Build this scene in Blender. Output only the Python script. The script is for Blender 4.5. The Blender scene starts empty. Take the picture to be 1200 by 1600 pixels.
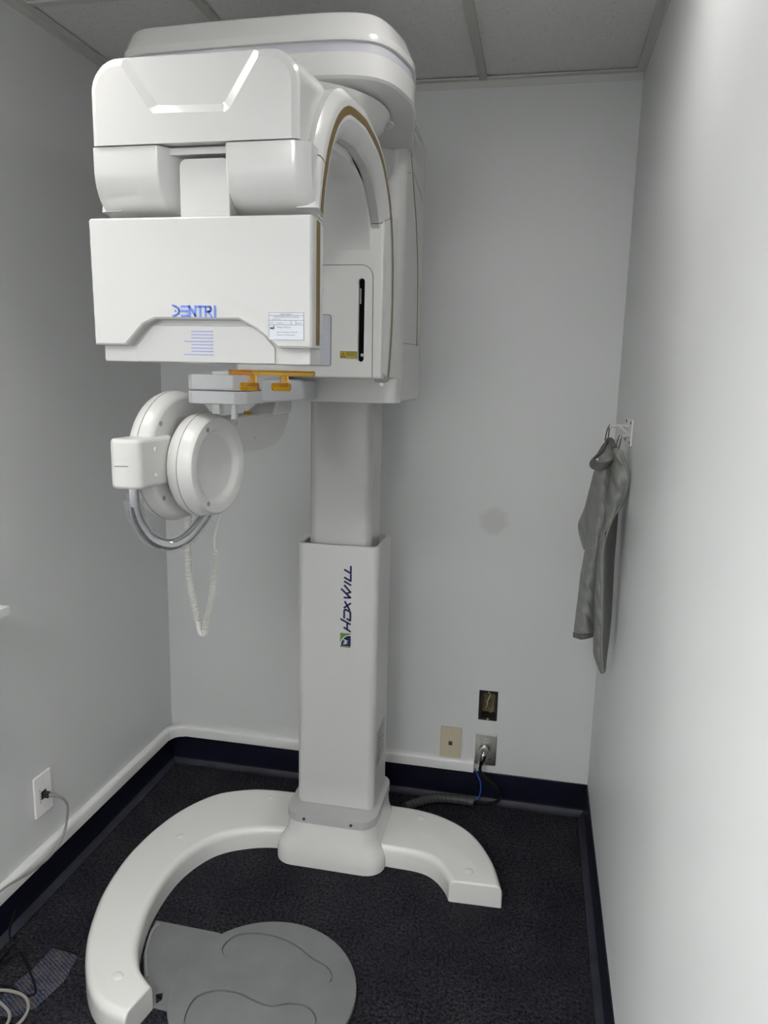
import bpy, bmesh, math, random
from mathutils import Vector, Matrix
random.seed(4)
R = math.radians
scn = bpy.context.scene
C = scn.collection

# ------------------------------------------------------------------ camera
def rot_basis(yaw, pitch, roll):
    f = Vector((math.sin(yaw)*math.cos(pitch), math.cos(yaw)*math.cos(pitch), math.sin(pitch)))
    r = f.cross(Vector((0, 0, 1))).normalized()
    u = r.cross(f)
    c, s = math.cos(roll), math.sin(roll)
    return c*r+s*u, -s*r+c*u, f
cam_d = bpy.data.cameras.new('camera'); cam = bpy.data.objects.new('camera', cam_d); C.objects.link(cam)
cr, cu, cf = rot_basis(-0.199434797, -0.185185083, 0.0225890288)
M = Matrix((cr, cu, -cf)).transposed().to_4x4()
M.translation = Vector((1.34680733, -2.52717218, 1.54287864))
cam.matrix_world = M
cam_d.sensor_fit = 'VERTICAL'; cam_d.sensor_height = 36.0
cam_d.lens = 1165.22478/1600*36.0
cam_d.clip_start = 0.02
scn.camera = cam

# ------------------------------------------------------------------ light / exposure
W, H, YB = 1.595, 2.44, -3.9          # room width, height, front wall
world = bpy.data.worlds.new('world'); scn.world = world; world.use_nodes = True
world.node_tree.nodes['Background'].inputs[0].default_value = (.8, .85, .9, 1)
world.node_tree.nodes['Background'].inputs[1].default_value = 0.02
LAMP = 28.5                           # diffuser strength of the ceiling troffers
scn.view_settings.view_transform = 'Standard'
scn.view_settings.look = 'None'
scn.view_settings.exposure = 0.0
scn.view_settings.gamma = 1.0
scn.view_settings.use_curve_mapping = False

# ------------------------------------------------------------------ materials
MATS = {}
def mat(name, col, rough=.5, metal=0, noise=0, nscale=20, bump=0, bscale=200, coat=0, emis=0, trans=0, alpha=1, spec=.5, ior=1.5):
    if name in MATS: return MATS[name]
    m = bpy.data.materials.new(name); m.use_nodes = True
    nt = m.node_tree; b = nt.nodes['Principled BSDF']
    b.inputs['Base Color'].default_value = (*col, 1)
    b.inputs['Roughness'].default_value = rough
    b.inputs['Metallic'].default_value = metal
    b.inputs['Coat Weight'].default_value = coat
    b.inputs['Coat Roughness'].default_value = .08
    b.inputs['Specular IOR Level'].default_value = spec
    b.inputs['IOR'].default_value = ior
    b.inputs['Transmission Weight'].default_value = trans
    b.inputs['Alpha'].default_value = alpha
    if emis:
        b.inputs['Emission Color'].default_value = (*col, 1); b.inputs['Emission Strength'].default_value = emis
    tc = nt.nodes.new('ShaderNodeTexCoord')
    if noise:
        n = nt.nodes.new('ShaderNodeTexNoise'); n.inputs['Scale'].default_value = nscale; n.inputs['Detail'].default_value = 5
        nt.links.new(tc.outputs['Object'], n.inputs['Vector'])
        r = nt.nodes.new('ShaderNodeValToRGB')
        r.color_ramp.elements[0].position = .3; r.color_ramp.elements[1].position = .7
        r.color_ramp.elements[0].color = (*[c*(1-noise) for c in col], 1)
        r.color_ramp.elements[1].color = (*[min(1, c*(1+noise)) for c in col], 1)
        nt.links.new(n.outputs['Fac'], r.inputs['Fac']); nt.links.new(r.outputs['Color'], b.inputs['Base Color'])
    if bump:
        n = nt.nodes.new('ShaderNodeTexNoise'); n.inputs['Scale'].default_value = bscale; n.inputs['Detail'].default_value = 3
        nt.links.new(tc.outputs['Object'], n.inputs['Vector'])
        bp = nt.nodes.new('ShaderNodeBump'); bp.inputs['Strength'].default_value = bump; bp.inputs['Distance'].default_value = .002
        nt.links.new(n.outputs['Fac'], bp.inputs['Height']); nt.links.new(bp.outputs['Normal'], b.inputs['Normal'])
    MATS[name] = m
    return m

WHITE = mat('white gloss plastic', (.53, .53, .52), .2, noise=.012, nscale=3, coat=.35)
WHITE2 = mat('white satin plastic', (.66, .66, .645), .32, noise=.012, nscale=3)
BASEW = mat('white painted casting', (.88, .875, .85), .22, noise=.015, nscale=6, bump=.12, bscale=260, coat=.3)
FLANGE = mat('pale grey collar', (.56, .565, .56), .35)
GOLD = mat('dark gold trim', (.17, .115, .035), .38, metal=.35)
SEAM = mat('seam dark', (.05, .05, .05), .6)
BLACK = mat('black plastic', (.012, .012, .014), .35)
BAND = mat('grey translucent band', (.42, .42, .46), .25)
NAVY = mat('navy print', (.012, .012, .10), .4)
GREEN = mat('green print', (.13, .27, .03), .4)
BLUE = mat('blue print', (.12, .21, .70), .4)
WHITEP = mat('white print', (.8, .8, .8), .4)
LABEL = mat('label silver', (.60, .63, .68), .35)
INK = mat('label ink', (.04, .04, .05), .5)
YELLOW = mat('yellow label', (.55, .40, .02), .4)
AMBER = mat('amber plastic', (.85, .46, .01), .12, trans=.85, ior=1.45)
WINDOW = mat('grey window', (.50, .52, .58), .15)
CHROME = mat('chrome', (.42, .42, .44), .10, metal=1)
STEEL = mat('brushed steel', (.55, .54, .52), .3, metal=1, noise=.08, nscale=40)
GREYP = mat('grey plastic', (.30, .30, .31), .45)
WALLM = mat('wall paint', (.70, .71, .71), .42, noise=.02, nscale=2.2, bump=.10, bscale=90)
CEILT = mat('ceiling tile', (.60, .585, .55), .9)
TBAR = mat('ceiling grid', (.50, .49, .46), .5)
TBARW = mat('ceiling wall angle', (.62, .61, .59), .5)
CARPET = mat('carpet', (.014, .014, .018), .95)
COVE = mat('cove base', (.0045, .005, .016), .35, noise=.3, nscale=9)
COVELIP = mat('cove base toe', (.018, .019, .032), .5, noise=.4, nscale=14)
RACE = mat('white raceway', (.84, .845, .84), .4)
BEIGE = mat('beige plate', (.60, .54, .40), .4)
PLATEW = mat('white plate', (.93, .91, .91), .35)
MATG = mat('grey rubber mat', (.19, .195, .20), .62, noise=.07, nscale=14, bump=.1, bscale=500)
CLOTH = mat('grey vinyl cloth', (.21, .215, .203), .38, noise=.08, nscale=25, bump=.8, bscale=38)
CLOTHD = mat('grey binding', (.10, .102, .096), .6, noise=.1, nscale=40)
STITCH = mat('thread', (.42, .43, .41), .6)
CABLEG = mat('grey cable', (.30, .285, .26), .5)
CABLEK = mat('black cable', (.006, .006, .007), .55, spec=.25)
CABLEB = mat('blue cable', (.02, .10, .42), .4)
LOOM = mat('spiral wrap', (.055, .058, .056), .5)
CORDW = mat('white coiled cord', (.72, .71, .68), .4)
WRAP = mat('clear film', (.6, .62, .63), .08, alpha=.13, bump=.6, bscale=45)
GROUT = mat('insulation', (.20, .16, .07), .9, noise=.4, nscale=60)
SHELF = mat('white shelf', (.80, .79, .77), .4)
DIFF = mat('troffer diffuser', (1, .995, .98), .6, emis=LAMP)
CANL = mat('downlight lens', (1, .98, .95), .6, emis=64)  # emitter of the added flush fill light near the right wall
CANS = mat('downlight lamp', (1, .98, .95), .6, emis=270)  # emitter of the added cylinder fill light, aimed down at the base
PITCH = mat('matt black', (.006, .006, .006), .9, spec=.1)

def special_nodes():
    # ceiling tile: pinholes + fissures
    nt = CEILT.node_tree; b = nt.nodes['Principled BSDF']
    tc = nt.nodes.new('ShaderNodeTexCoord')
    v = nt.nodes.new('ShaderNodeTexVoronoi'); v.inputs['Scale'].default_value = 75
    n = nt.nodes.new('ShaderNodeTexNoise'); n.inputs['Scale'].default_value = 60; n.inputs['Detail'].default_value = 4
    nt.links.new(tc.outputs['Object'], v.inputs['Vector']); nt.links.new(tc.outputs['Object'], n.inputs['Vector'])
    r = nt.nodes.new('ShaderNodeValToRGB'); r.color_ramp.elements[0].position = .10; r.color_ramp.elements[1].position = .17
    r.color_ramp.elements[0].color = (.42, .41, .39, 1); r.color_ramp.elements[1].color = (.78, .77, .74, 1)
    nt.links.new(v.outputs['Distance'], r.inputs['Fac'])
    mx = nt.nodes.new('ShaderNodeMix'); mx.data_type = 'RGBA'; mx.inputs[0].default_value = .12
    nt.links.new(r.outputs['Color'], mx.inputs[6]); nt.links.new(n.outputs['Color'], mx.inputs[7])
    hs = nt.nodes.new('ShaderNodeHueSaturation'); hs.inputs['Saturation'].default_value = .35
    nt.links.new(mx.outputs[2], hs.inputs['Color'])
    nt.links.new(hs.outputs['Color'], b.inputs['Base Color'])
    # carpet: loop pile
    nt = CARPET.node_tree; b = nt.nodes['Principled BSDF']
    tc = nt.nodes.new('ShaderNodeTexCoord')
    v = nt.nodes.new('ShaderNodeTexVoronoi'); v.inputs['Scale'].default_value = 190
    n = nt.nodes.new('ShaderNodeTexNoise'); n.inputs['Scale'].default_value = 120; n.inputs['Detail'].default_value = 6
    n2 = nt.nodes.new('ShaderNodeTexNoise'); n2.inputs['Scale'].default_value = 7; n2.inputs['Detail'].default_value = 4
    for q in (v, n, n2): nt.links.new(tc.outputs['Object'], q.inputs['Vector'])
    r = nt.nodes.new('ShaderNodeValToRGB')
    r.color_ramp.elements[0].position = .35; r.color_ramp.elements[0].color = (.006, .006, .010, 1)
    r.color_ramp.elements[1].position = .72; r.color_ramp.elements[1].color = (.052, .051, .060, 1)
    nt.links.new(n.outputs['Fac'], r.inputs['Fac'])
    r2 = nt.nodes.new('ShaderNodeValToRGB')
    r2.color_ramp.elements[0].position = .3; r2.color_ramp.elements[0].color = (.7, .7, .75, 1)
    r2.color_ramp.elements[1].position = .75; r2.color_ramp.elements[1].color = (1.25, 1.2, 1.15, 1)
    nt.links.new(n2.outputs['Fac'], r2.inputs['Fac'])
    mx = nt.nodes.new('ShaderNodeMix'); mx.data_type = 'RGBA'; mx.blend_type = 'MULTIPLY'; mx.inputs[0].default_value = 1
    nt.links.new(r.outputs['Color'], mx.inputs[6]); nt.links.new(r2.outputs['Color'], mx.inputs[7])
    nt.links.new(mx.outputs[2], b.inputs['Base Color'])
    bp = nt.nodes.new('ShaderNodeBump'); bp.inputs['Strength'].default_value = .9; bp.inputs['Distance'].default_value = .004
    nt.links.new(v.outputs['Distance'], bp.inputs['Height']); nt.links.new(bp.outputs['Normal'], b.inputs['Normal'])
    b.inputs['Specular IOR Level'].default_value = .15
special_nodes()
# worn woven patch
PATCH = mat('woven carpet backing', (.08, .09, .12), .9)
nt = PATCH.node_tree; b = nt.nodes['Principled BSDF']
tc = nt.nodes.new('ShaderNodeTexCoord')
ma = nt.nodes.new('ShaderNodeMapping'); ma.inputs['Rotation'].default_value = (0, 0, .5)
wv = nt.nodes.new('ShaderNodeTexWave'); wv.inputs['Scale'].default_value = 75; wv.inputs['Distortion'].default_value = 6; wv.inputs['Detail Scale'].default_value = 9
wv2 = nt.nodes.new('ShaderNodeTexWave'); wv2.bands_direction = 'Y'; wv2.inputs['Scale'].default_value = 38; wv2.inputs['Distortion'].default_value = 4; wv2.inputs['Detail Scale'].default_value = 7
nz = nt.nodes.new('ShaderNodeTexNoise'); nz.inputs['Scale'].default_value = 30
nt.links.new(tc.outputs['Object'], ma.inputs['Vector'])
for q in (wv, wv2, nz): nt.links.new(ma.outputs['Vector'], q.inputs['Vector'])
mu = nt.nodes.new('ShaderNodeMath'); mu.operation = 'MULTIPLY'
nt.links.new(wv.outputs['Fac'], mu.inputs[0]); nt.links.new(wv2.outputs['Fac'], mu.inputs[1])
r1 = nt.nodes.new('ShaderNodeValToRGB'); r1.color_ramp.elements[0].position = .38; r1.color_ramp.elements[0].color = (.006, .014, .040, 1)
r1.color_ramp.elements[1].position = .62; r1.color_ramp.elements[1].color = (.05, .036, .045, 1)
nt.links.new(nz.outputs['Fac'], r1.inputs['Fac'])
mx = nt.nodes.new('ShaderNodeMix'); mx.data_type = 'RGBA'; mx.inputs[7].default_value = (.15, .16, .18, 1)
r2 = nt.nodes.new('ShaderNodeValToRGB'); r2.color_ramp.elements[0].position = .30; r2.color_ramp.elements[1].position = .75
nt.links.new(mu.outputs[0], r2.inputs['Fac']); nt.links.new(r2.outputs['Color'], mx.inputs[0]); nt.links.new(r1.outputs['Color'], mx.inputs[6])
nt.links.new(mx.outputs[2], b.inputs['Base Color'])
# back wall smudge (worn grey stain with its own shape)
WALLB = WALLM.copy(); WALLB.name = 'back wall paint'
nt = WALLB.node_tree; b = nt.nodes['Principled BSDF']
src = b.inputs['Base Color'].links[0].from_socket
tc = nt.nodes.new('ShaderNodeTexCoord')
sb = nt.nodes.new('ShaderNodeVectorMath'); sb.operation = 'SUBTRACT'; sb.inputs[1].default_value = (1.216, 0, 1.049)
ml = nt.nodes.new('ShaderNodeVectorMath'); ml.operation = 'MULTIPLY'; ml.inputs[1].default_value = (17, 1, 20)
ln = nt.nodes.new('ShaderNodeVectorMath'); ln.operation = 'LENGTH'
nz = nt.nodes.new('ShaderNodeTexNoise'); nz.inputs['Scale'].default_value = 14
ad = nt.nodes.new('ShaderNodeMath'); ad.operation = 'ADD'
nt.links.new(tc.outputs['Object'], sb.inputs[0]); nt.links.new(sb.outputs[0], ml.inputs[0]); nt.links.new(ml.outputs[0], ln.inputs[0])
nt.links.new(tc.outputs['Object'], nz.inputs['Vector'])
nt.links.new(ln.outputs['Value'], ad.inputs[0]); nt.links.new(nz.outputs['Fac'], ad.inputs[1])
rr = nt.nodes.new('ShaderNodeValToRGB'); rr.color_ramp.elements[0].position = .75; rr.color_ramp.elements[1].position = 1.0
rr.color_ramp.elements[0].color = (.88, .875, .85, 1); rr.color_ramp.elements[1].color = (1, 1, 1, 1)
sc_ = nt.nodes.new('ShaderNodeMath'); sc_.operation = 'MULTIPLY'; sc_.inputs[1].default_value = .65
nt.links.new(ad.outputs[0], sc_.inputs[0]); nt.links.new(sc_.outputs[0], rr.inputs['Fac'])
mx = nt.nodes.new('ShaderNodeMix'); mx.data_type = 'RGBA'; mx.blend_type = 'MULTIPLY'; mx.inputs[0].default_value = 1
nt.links.new(src, mx.inputs[6]); nt.links.new(rr.outputs['Color'], mx.inputs[7]); nt.links.new(mx.outputs[2], b.inputs['Base Color'])

# ------------------------------------------------------------------ mesh helpers
def rrect(a0, a1, b0, b1, r, n=5):
    """rounded rectangle as a ccw list; r = single radius or (r00, r10, r11, r01)"""
    if not isinstance(r, (tuple, list)): r = (r,)*4
    out = []
    for (ca, cb, st, rad) in ((a0+r[0], b0+r[0], 180, r[0]), (a1-r[1], b0+r[1], 270, r[1]), (a1-r[2], b1-r[2], 0, r[2]), (a0+r[3], b1-r[3], 90, r[3])):
        for i in range(n+1):
            t = R(st+90*i/n)
            out.append((ca+rad*math.cos(t), cb+rad*math.sin(t)))
    return out
def spline(pts, n=5, closed=False):
    out = []; m = len(pts)
    P = [Vector(p) for p in pts]
    for i in range(m if closed else m-1):
        if closed: p0, p1, p2, p3 = P[i-1], P[i], P[(i+1) % m], P[(i+2) % m]
        else: p0, p1, p2, p3 = P[max(i-1, 0)], P[i], P[i+1], P[min(i+2, m-1)]
        for k in range(n):
            t = k/n
            out.append(.5*((2*p1)+(-p0+p2)*t+(2*p0-5*p1+4*p2-p3)*t*t+(-p0+3*p1-3*p2+p3)*t**3))
    if not closed: out.append(P[-1])
    return [tuple(v) for v in out]
def offset(poly, d):
    """offset closed 2-D polygon inwards by d (ccw polygon)"""
    out = []; n = len(poly)
    for i in range(n):
        p0, p1, p2 = Vector(poly[i-1]), Vector(poly[i]), Vector(poly[(i+1) % n])
        e1 = (p1-p0); e2 = (p2-p1)
        if e1.length < 1e-9: e1 = e2
        if e2.length < 1e-9: e2 = e1
        n1 = Vector((-e1.y, e1.x)).normalized(); n2 = Vector((-e2.y, e2.x)).normalized()
        nn = (n1+n2); nn = nn.normalized() if nn.length > 1e-6 else n1
        k = max(.5, nn.dot(n1))
        out.append(tuple(p1+nn*(d/k)))
    return out
def loft(bm, secs, cap0=True, cap1=True, closed=True):
    rows = [[bm.verts.new(p) for p in s] for s in secs]
    n = len(rows[0])
    for a, b_ in zip(rows, rows[1:]):
        for i in range(n if closed else n-1):
            j = (i+1) % n
            bm.faces.new((a[i], a[j], b_[j], b_[i]))
    if closed and cap0: bm.faces.new(rows[0][::-1])
    if closed and cap1: bm.faces.new(rows[-1])
    return rows
def pt(axis, a, b_, c):
    if axis == 'x': return (c, a, b_)      # 2-D (y,z)
    if axis == 'y': return (a, c, b_)      # 2-D (x,z)
    return (a, b_, c)                      # 2-D (x,y)
def prism(bm, poly, axis, c0, c1):
    return loft(bm, [[pt(axis, a, b_, c0) for a, b_ in poly], [pt(axis, a, b_, c1) for a, b_ in poly]])
def tube(bm, path, r, n=8, caps=True):
    P = [Vector(p) for p in path]; secs = []
    t = (P[1]-P[0]).normalized(); up = Vector((0, 0, 1)) if abs(t.z) < .9 else Vector((1, 0, 0))
    nv = t.cross(up).normalized()
    for i, p in enumerate(P):
        t = (P[min(i+1, len(P)-1)]-P[max(i-1, 0)]).normalized()
        nv = (nv-t*nv.dot(t)).normalized(); bv = t.cross(nv)
        rr_ = r[i] if isinstance(r, (list, tuple)) else r
        secs.append([tuple(p+rr_*(math.cos(2*math.pi*k/n)*nv+math.sin(2*math.pi*k/n)*bv)) for k in range(n)])
    loft(bm, secs, caps, caps)
def lathe(bm, prof, origin, axis, n=32, caps=True):
    """prof = [(radius, along)], axis = 'x','y','z'"""
    o = Vector(origin); secs = []
    for r_, a in prof:
        s = []
        for k in range(n):
            c, d = r_*math.cos(2*math.pi*k/n), r_*math.sin(2*math.pi*k/n)
            v = {'x': Vector((a, c, d)), 'y': Vector((c, a, d)), 'z': Vector((c, d, a))}[axis]
            s.append(tuple(o+v))
        secs.append(s)
    loft(bm, secs, caps, caps)
def box(bm, x0, x1, y0, y1, z0, z1):
    return prism(bm, [(x0, y0), (x1, y0), (x1, y1), (x0, y1)], 'z', z0, z1)
def bevel(bm, w, seg=3, ang=30, sel=None):
    bmesh.ops.remove_doubles(bm, verts=bm.verts, dist=1e-6)
    bmesh.ops.recalc_face_normals(bm, faces=bm.faces)
    es = [e for e in bm.edges if len(e.link_faces) == 2 and e.calc_face_angle(0) > R(ang) and (sel is None or sel(e))]
    if es: bmesh.ops.bevel(bm, geom=es, offset=w, segments=seg, profile=.5, affect='EDGES', clamp_overlap=True)
def NB(): return bmesh.new()
def finish(me, smooth=40):
    me.shade_smooth(); me.set_sharp_from_angle(angle=R(smooth))
def link(name, me, m, parent=None, wn=True):
    o = bpy.data.objects.new(name, me); C.objects.link(o)
    if m is not None:
        me.materials.clear(); me.materials.append(m)
    if wn:
        w = o.modifiers.new('wn', 'WEIGHTED_NORMAL'); w.keep_sharp = True
    if parent is not None:
        o.parent = parent
        if parent.type == 'EMPTY': o.matrix_parent_inverse = Matrix.Translation(-parent.location)
    return o
def obj(name, bm, m, parent=None, smooth=40, recalc=True):
    bmesh.ops.remove_doubles(bm, verts=bm.verts, dist=1e-6)
    if recalc: bmesh.ops.recalc_face_normals(bm, faces=bm.faces)
    me = bpy.data.meshes.new(name); bm.to_mesh(me); bm.free(); finish(me, smooth)
    return link(name, me, m, parent)
def boolean(bm, cutters, op='DIFFERENCE'):
    """cut bmeshes from bm and return a new bmesh"""
    def tmp(b_):
        bmesh.ops.recalc_face_normals(b_, faces=b_.faces)
        me = bpy.data.meshes.new('tmp'); b_.to_mesh(me); b_.free()
        o = bpy.data.objects.new('tmp', me); C.objects.link(o); return o
    a = tmp(bm); cs = [tmp(c) for c in cutters]
    for c in cs:
        md = a.modifiers.new('b', 'BOOLEAN'); md.operation = op; md.solver = 'EXACT'; md.object = c
    dg = bpy.context.evaluated_depsgraph_get()
    me = bpy.data.meshes.new_from_object(a.evaluated_get(dg))
    out = bmesh.new(); out.from_mesh(me)
    bpy.data.meshes.remove(me)
    for o in [a]+cs:
        d = o.data; bpy.data.objects.remove(o); bpy.data.meshes.remove(d)
    return out
def tag(o, label, cat, group=None):
    o['label'] = label; o['category'] = cat
    if group: o['group'] = group
    return o
def thing(name, loc, label, cat, group=None):
    o = bpy.data.objects.new(name, None); C.objects.link(o); o.location = loc; o.empty_display_size = .05
    return tag(o, label, cat, group)
def struct(o): o['kind'] = 'structure'; return o
def strokes(bm, lines, w, org, U, V, N, d=.0006):
    org, U, V, N = Vector(org), Vector(U), Vector(V), Vector(N)
    for ln_ in lines:
        for (a, b_) in zip(ln_, ln_[1:]):
            a = Vector(a); b_ = Vector(b_); t = (b_-a).normalized(); s = Vector((-t.y, t.x))*w/2
            a2 = a-t*w*.28; b2 = b_+t*w*.28
            q = [a2-s, b2-s, b2+s, a2+s]
            f = [[tuple(org+U*p.x+V*p.y+N*h) for p in q] for h in (-.0004, d)]
            loft(bm, f)
def text_bm(bm, body, size, org, U, V, align='LEFT'):
    cu_ = bpy.data.curves.new('t', 'FONT'); cu_.body = body; cu_.size = size; cu_.resolution_u = 2; cu_.align_x = align
    o = bpy.data.objects.new('t', cu_); C.objects.link(o)
    dg = bpy.context.evaluated_depsgraph_get()
    me = bpy.data.meshes.new_from_object(o.evaluated_get(dg))
    org, U, V = Vector(org), Vector(U), Vector(V)
    t = bmesh.new(); t.from_mesh(me)
    for v in t.verts: v.co = org+U*v.co.x+V*v.co.y
    me2 = bpy.data.meshes.new('t2'); t.to_mesh(me2); t.free(); bm.from_mesh(me2)
    bpy.data.objects.remove(o); bpy.data.curves.remove(cu_); bpy.data.meshes.remove(me); bpy.data.meshes.remove(me2)

# ------------------------------------------------------------------ room shell
XH, YW = -1.75, -1.80                                    # side bay left of the viewer, end of the left wall
b = NB(); prism(b, [(-.05, .12), (-.05, YW+.05), (XH-.05, YW+.05), (XH-.05, YB-.05), (W+.05, YB-.05), (W+.05, .12)], 'z', -.06, 0); floor = struct(obj('floor', b, CARPET))
HX0, HX1, HZ0, HZ1 = 1.199, 1.266, .321, .434            # open electrical box
b = NB(); box(b, -.05, W+.05, 0, .12, -.02, H+.1)
cut = NB(); box(cut, HX0, HX1, -.02, .07, HZ0, HZ1)
b = boolean(b, [cut]); wall_back = struct(obj('wall_back', b, WALLB))
b = NB(); box(b, -.10, 0, YW, .12, -.02, H+.1); wall_left = struct(obj('wall_left', b, WALLM))
b = NB(); box(b, XH-.05, -.10, YW, YW+.10, -.02, H+.1); struct(obj('wall_bay_back', b, WALLM))
b = NB(); box(b, XH-.07, XH, YB-.05, YW+.1, -.02, H+.1); struct(obj('wall_bay_left', b, WALLM))
b = NB(); box(b, W, W+.07, YB-.05, .12, -.02, H+.1); wall_right = struct(obj('wall_right', b, WALLM))
b = NB(); box(b, XH-.05, W+.05, YB-.07, YB, -.02, H+.1); wall_front = struct(obj('wall_front', b, WALLM))
# ceiling: backing slab, grid, tiles
b = NB(); box(b, XH-.05, W+.05, YB-.05, .12, H+.06, H+.12); ceiling = struct(obj('ceiling', b, TBAR))
XB = [.455, 1.12]; YS = [-.655-.61*i for i in range(6)]
TW = .012
for x in XB:
    b = NB(); box(b, x-TW, x+TW, YB, 0, H-.002, H+.004); box(b, x-.002, x+.002, YB, 0, H+.004, H+.035); obj('grid_runner', b, TBAR, ceiling)
cols = [(0, XB[0]), (XB[0], XB[1]), (XB[1], W)]
for y in YS:
    for (a, c) in cols:
        b = NB(); box(b, a+(TW if a else 0), c-(TW if c < W else 0), y-TW, y+TW, H-.001, H+.004); obj('cross_runner', b, TBARW, ceiling)
for (x0, x1, y0, y1) in ((0, W, -.022, 0), (0, .022, YW, -.022), (W-.022, W, YB, -.022), (0, W, YB, YB+.022)):
    b = NB(); box(b, x0, x1, y0, y1, H-.0015, H+.003)
    if y1 == 0: box(b, x0, x1, -.002, 0, H-.022, H)
    elif x0 == 0 and x1 < .1: box(b, 0, .002, y0, y1, H-.02, H)
    elif x1 == W and x0 > 1: box(b, W-.002, W, y0, y1, H-.02, H)
    obj('wall_angle', b, TBARW, ceiling)
rows_ = [0]+YS+[YB]
cells = [(ci, a, c, rows_[ri+1], rows_[ri]) for ci, (a, c) in enumerate(cols) for ri in range(len(rows_)-1)]
BAYX = [XH, -1.22, -.61, 0]; BAYR = [YW, -2.485, -3.095, -3.705, YB]
cells += [(10+ci, a, c, BAYR[ri+1], BAYR[ri]) for ci, (a, c) in enumerate(zip(BAYX, BAYX[1:])) for ri in range(4)]
TROFF = [(1, -3.705, 'square lensed ceiling light behind the viewer near the right wall'), (11, -3.095, 'square lensed ceiling light over the middle of the side bay'), (11, -2.485, 'square lensed ceiling light over the side bay beside its back wall'),
         (10, -3.095, 'square lensed ceiling light at the far left of the side bay'), (10, -2.485, 'square lensed ceiling light in the back left corner of the side bay')]
lamps = []
for (ci, a, c, y0, y1) in cells:
    hit = [t for t in TROFF if t[0] == ci and abs(t[1]-y0) < .01]
    if hit: lamps.append((a, c, max(y0, y1-.61), y1, hit[0][2])); continue
    b = NB(); box(b, a+.004, c-.004, y0+.004, y1-.004, H+.006, H+.022)
    bevel(b, .003, 1); obj('ceiling_tile', b, CEILT, ceiling)
for x in (-1.22, -.61, 0):
    b = NB(); box(b, x-TW, x+TW, YB, YW, H-.002, H+.004); obj('grid_runner', b, TBAR, ceiling)
for y in (-2.485, -3.095, -3.705):
    b = NB(); box(b, XH, 0, y-TW, y+TW, H-.001, H+.0035); obj('cross_runner', b, TBARW, ceiling)
def troffer(a, c, y0, y1, label):
    t = thing('ceiling_light', ((a+c)/2, (y0+y1)/2, H), label, 'ceiling light', 'lensed troffers in the ceiling grid')
    b = NB(); prism(b, rrect(a+.014, c-.014, y0+.014, y1-.014, .004), 'z', H+.005, H+.05)
    cu_ = NB(); box(cu_, a+.035, c-.035, y0+.035, y1-.035, H-.02, H+.03)
    obj('frame', boolean(b, [cu_]), TBARW, t)
    b = NB(); box(b, a+.036, c-.036, y0+.036, y1-.036, H+.010, H+.016); obj('diffuser', b, DIFF, t)
for a, c, y0, y1, l in lamps: troffer(a, c, y0, y1, l)

for cx_, cy_, dp, m_, l in ((.47, -1.49, .11, CANS, 'added white cylinder fill light on the ceiling in front of the machine'), (1.30, -1.17, .004, CANL, 'added small round flush fill light in the ceiling near the right wall')):  # two added fill lights; the deep cylinder keeps its beam off the upper walls
    t = thing('added_downlight', (cx_, cy_, H), l, 'ceiling light')
    b = NB(); lathe(b, [(.070, -dp), (.092, -dp), (.095, -dp+.004), (.095, .0055), (.072, .0055), (.070, -dp)], (cx_, cy_, H), 'z', 40, False); obj('housing', b, TBARW, t)
    b = NB(); lathe(b, [(.0715, -.002), (.0715, .003)], (cx_, cy_, H), 'z', 40); obj('lens', b, m_, t)

# cove bases
def cove(name, path_fn, n):
    prof = [(0, 0), (.024, 0), (.024, .004), (.014, .008), (.007, .018), (.005, .03), (.005, .116), (.003, .12), (0, .12)]
    b = NB(); loft(b, [[path_fn(s, d, z) for d, z in prof] for s in n])
    o = struct(obj(name, b, COVE))
    b = NB(); lp = [(.0065, .0205), (.0145, .0092), (.0246, .0048), (.0246, .0002), (.0240, .0002)]
    lp = [(d+.0006, z+.0006) for d, z in lp[:4]]+[(.024, .0002), (.0135, .008), (.0065, .018)]
    loft(b, [[path_fn(s, d, z) for d, z in lp] for s in n]); obj('toe_strip', b, COVELIP, o)
    return o
cove('baseboard_back', lambda s, d, z: (s, -d, z), (0.0, W))
cove('baseboard_left', lambda s, d, z: (d, s, z), (YW, -.0))
cove('baseboard_right', lambda s, d, z: (W-d, s, z), (YB, -.0))
# cable raceway on top of the cove base
RP = [(0, .121), (.019, .121), (.021, .124), (.021, .152), (.017, .160), (.012, .163), (0, .163)]
b = NB(); loft(b, [[(s, -d, z) for d, z in RP] for s in (.04, 1.192)]); r_ = struct(obj('trim_1', b, RACE))
b = NB(); loft(b, [[(d, s, z) for d, z in RP] for s in (YW, -.04)]); struct(obj('trim_2', b, RACE))
b = NB()
secs = []
for k in range(9):
    t = R(90*k/8); cx, cy = .062, -.062
    secs.append([(cx-(.062-d*1.12)*math.cos(t), cy+(.062-d*1.12)*math.sin(t), (z-.142)*1.06+.142) for d, z in RP])
loft(b, secs); struct(obj('trim_3', b, RACE))

# ------------------------------------------------------------------ the scanner
MC = .767
root = thing('dental_scanner', (MC, -.35, 0), 'large white dental x-ray scanner on a telescoping column and curved floor base', 'x-ray machine')
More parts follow.
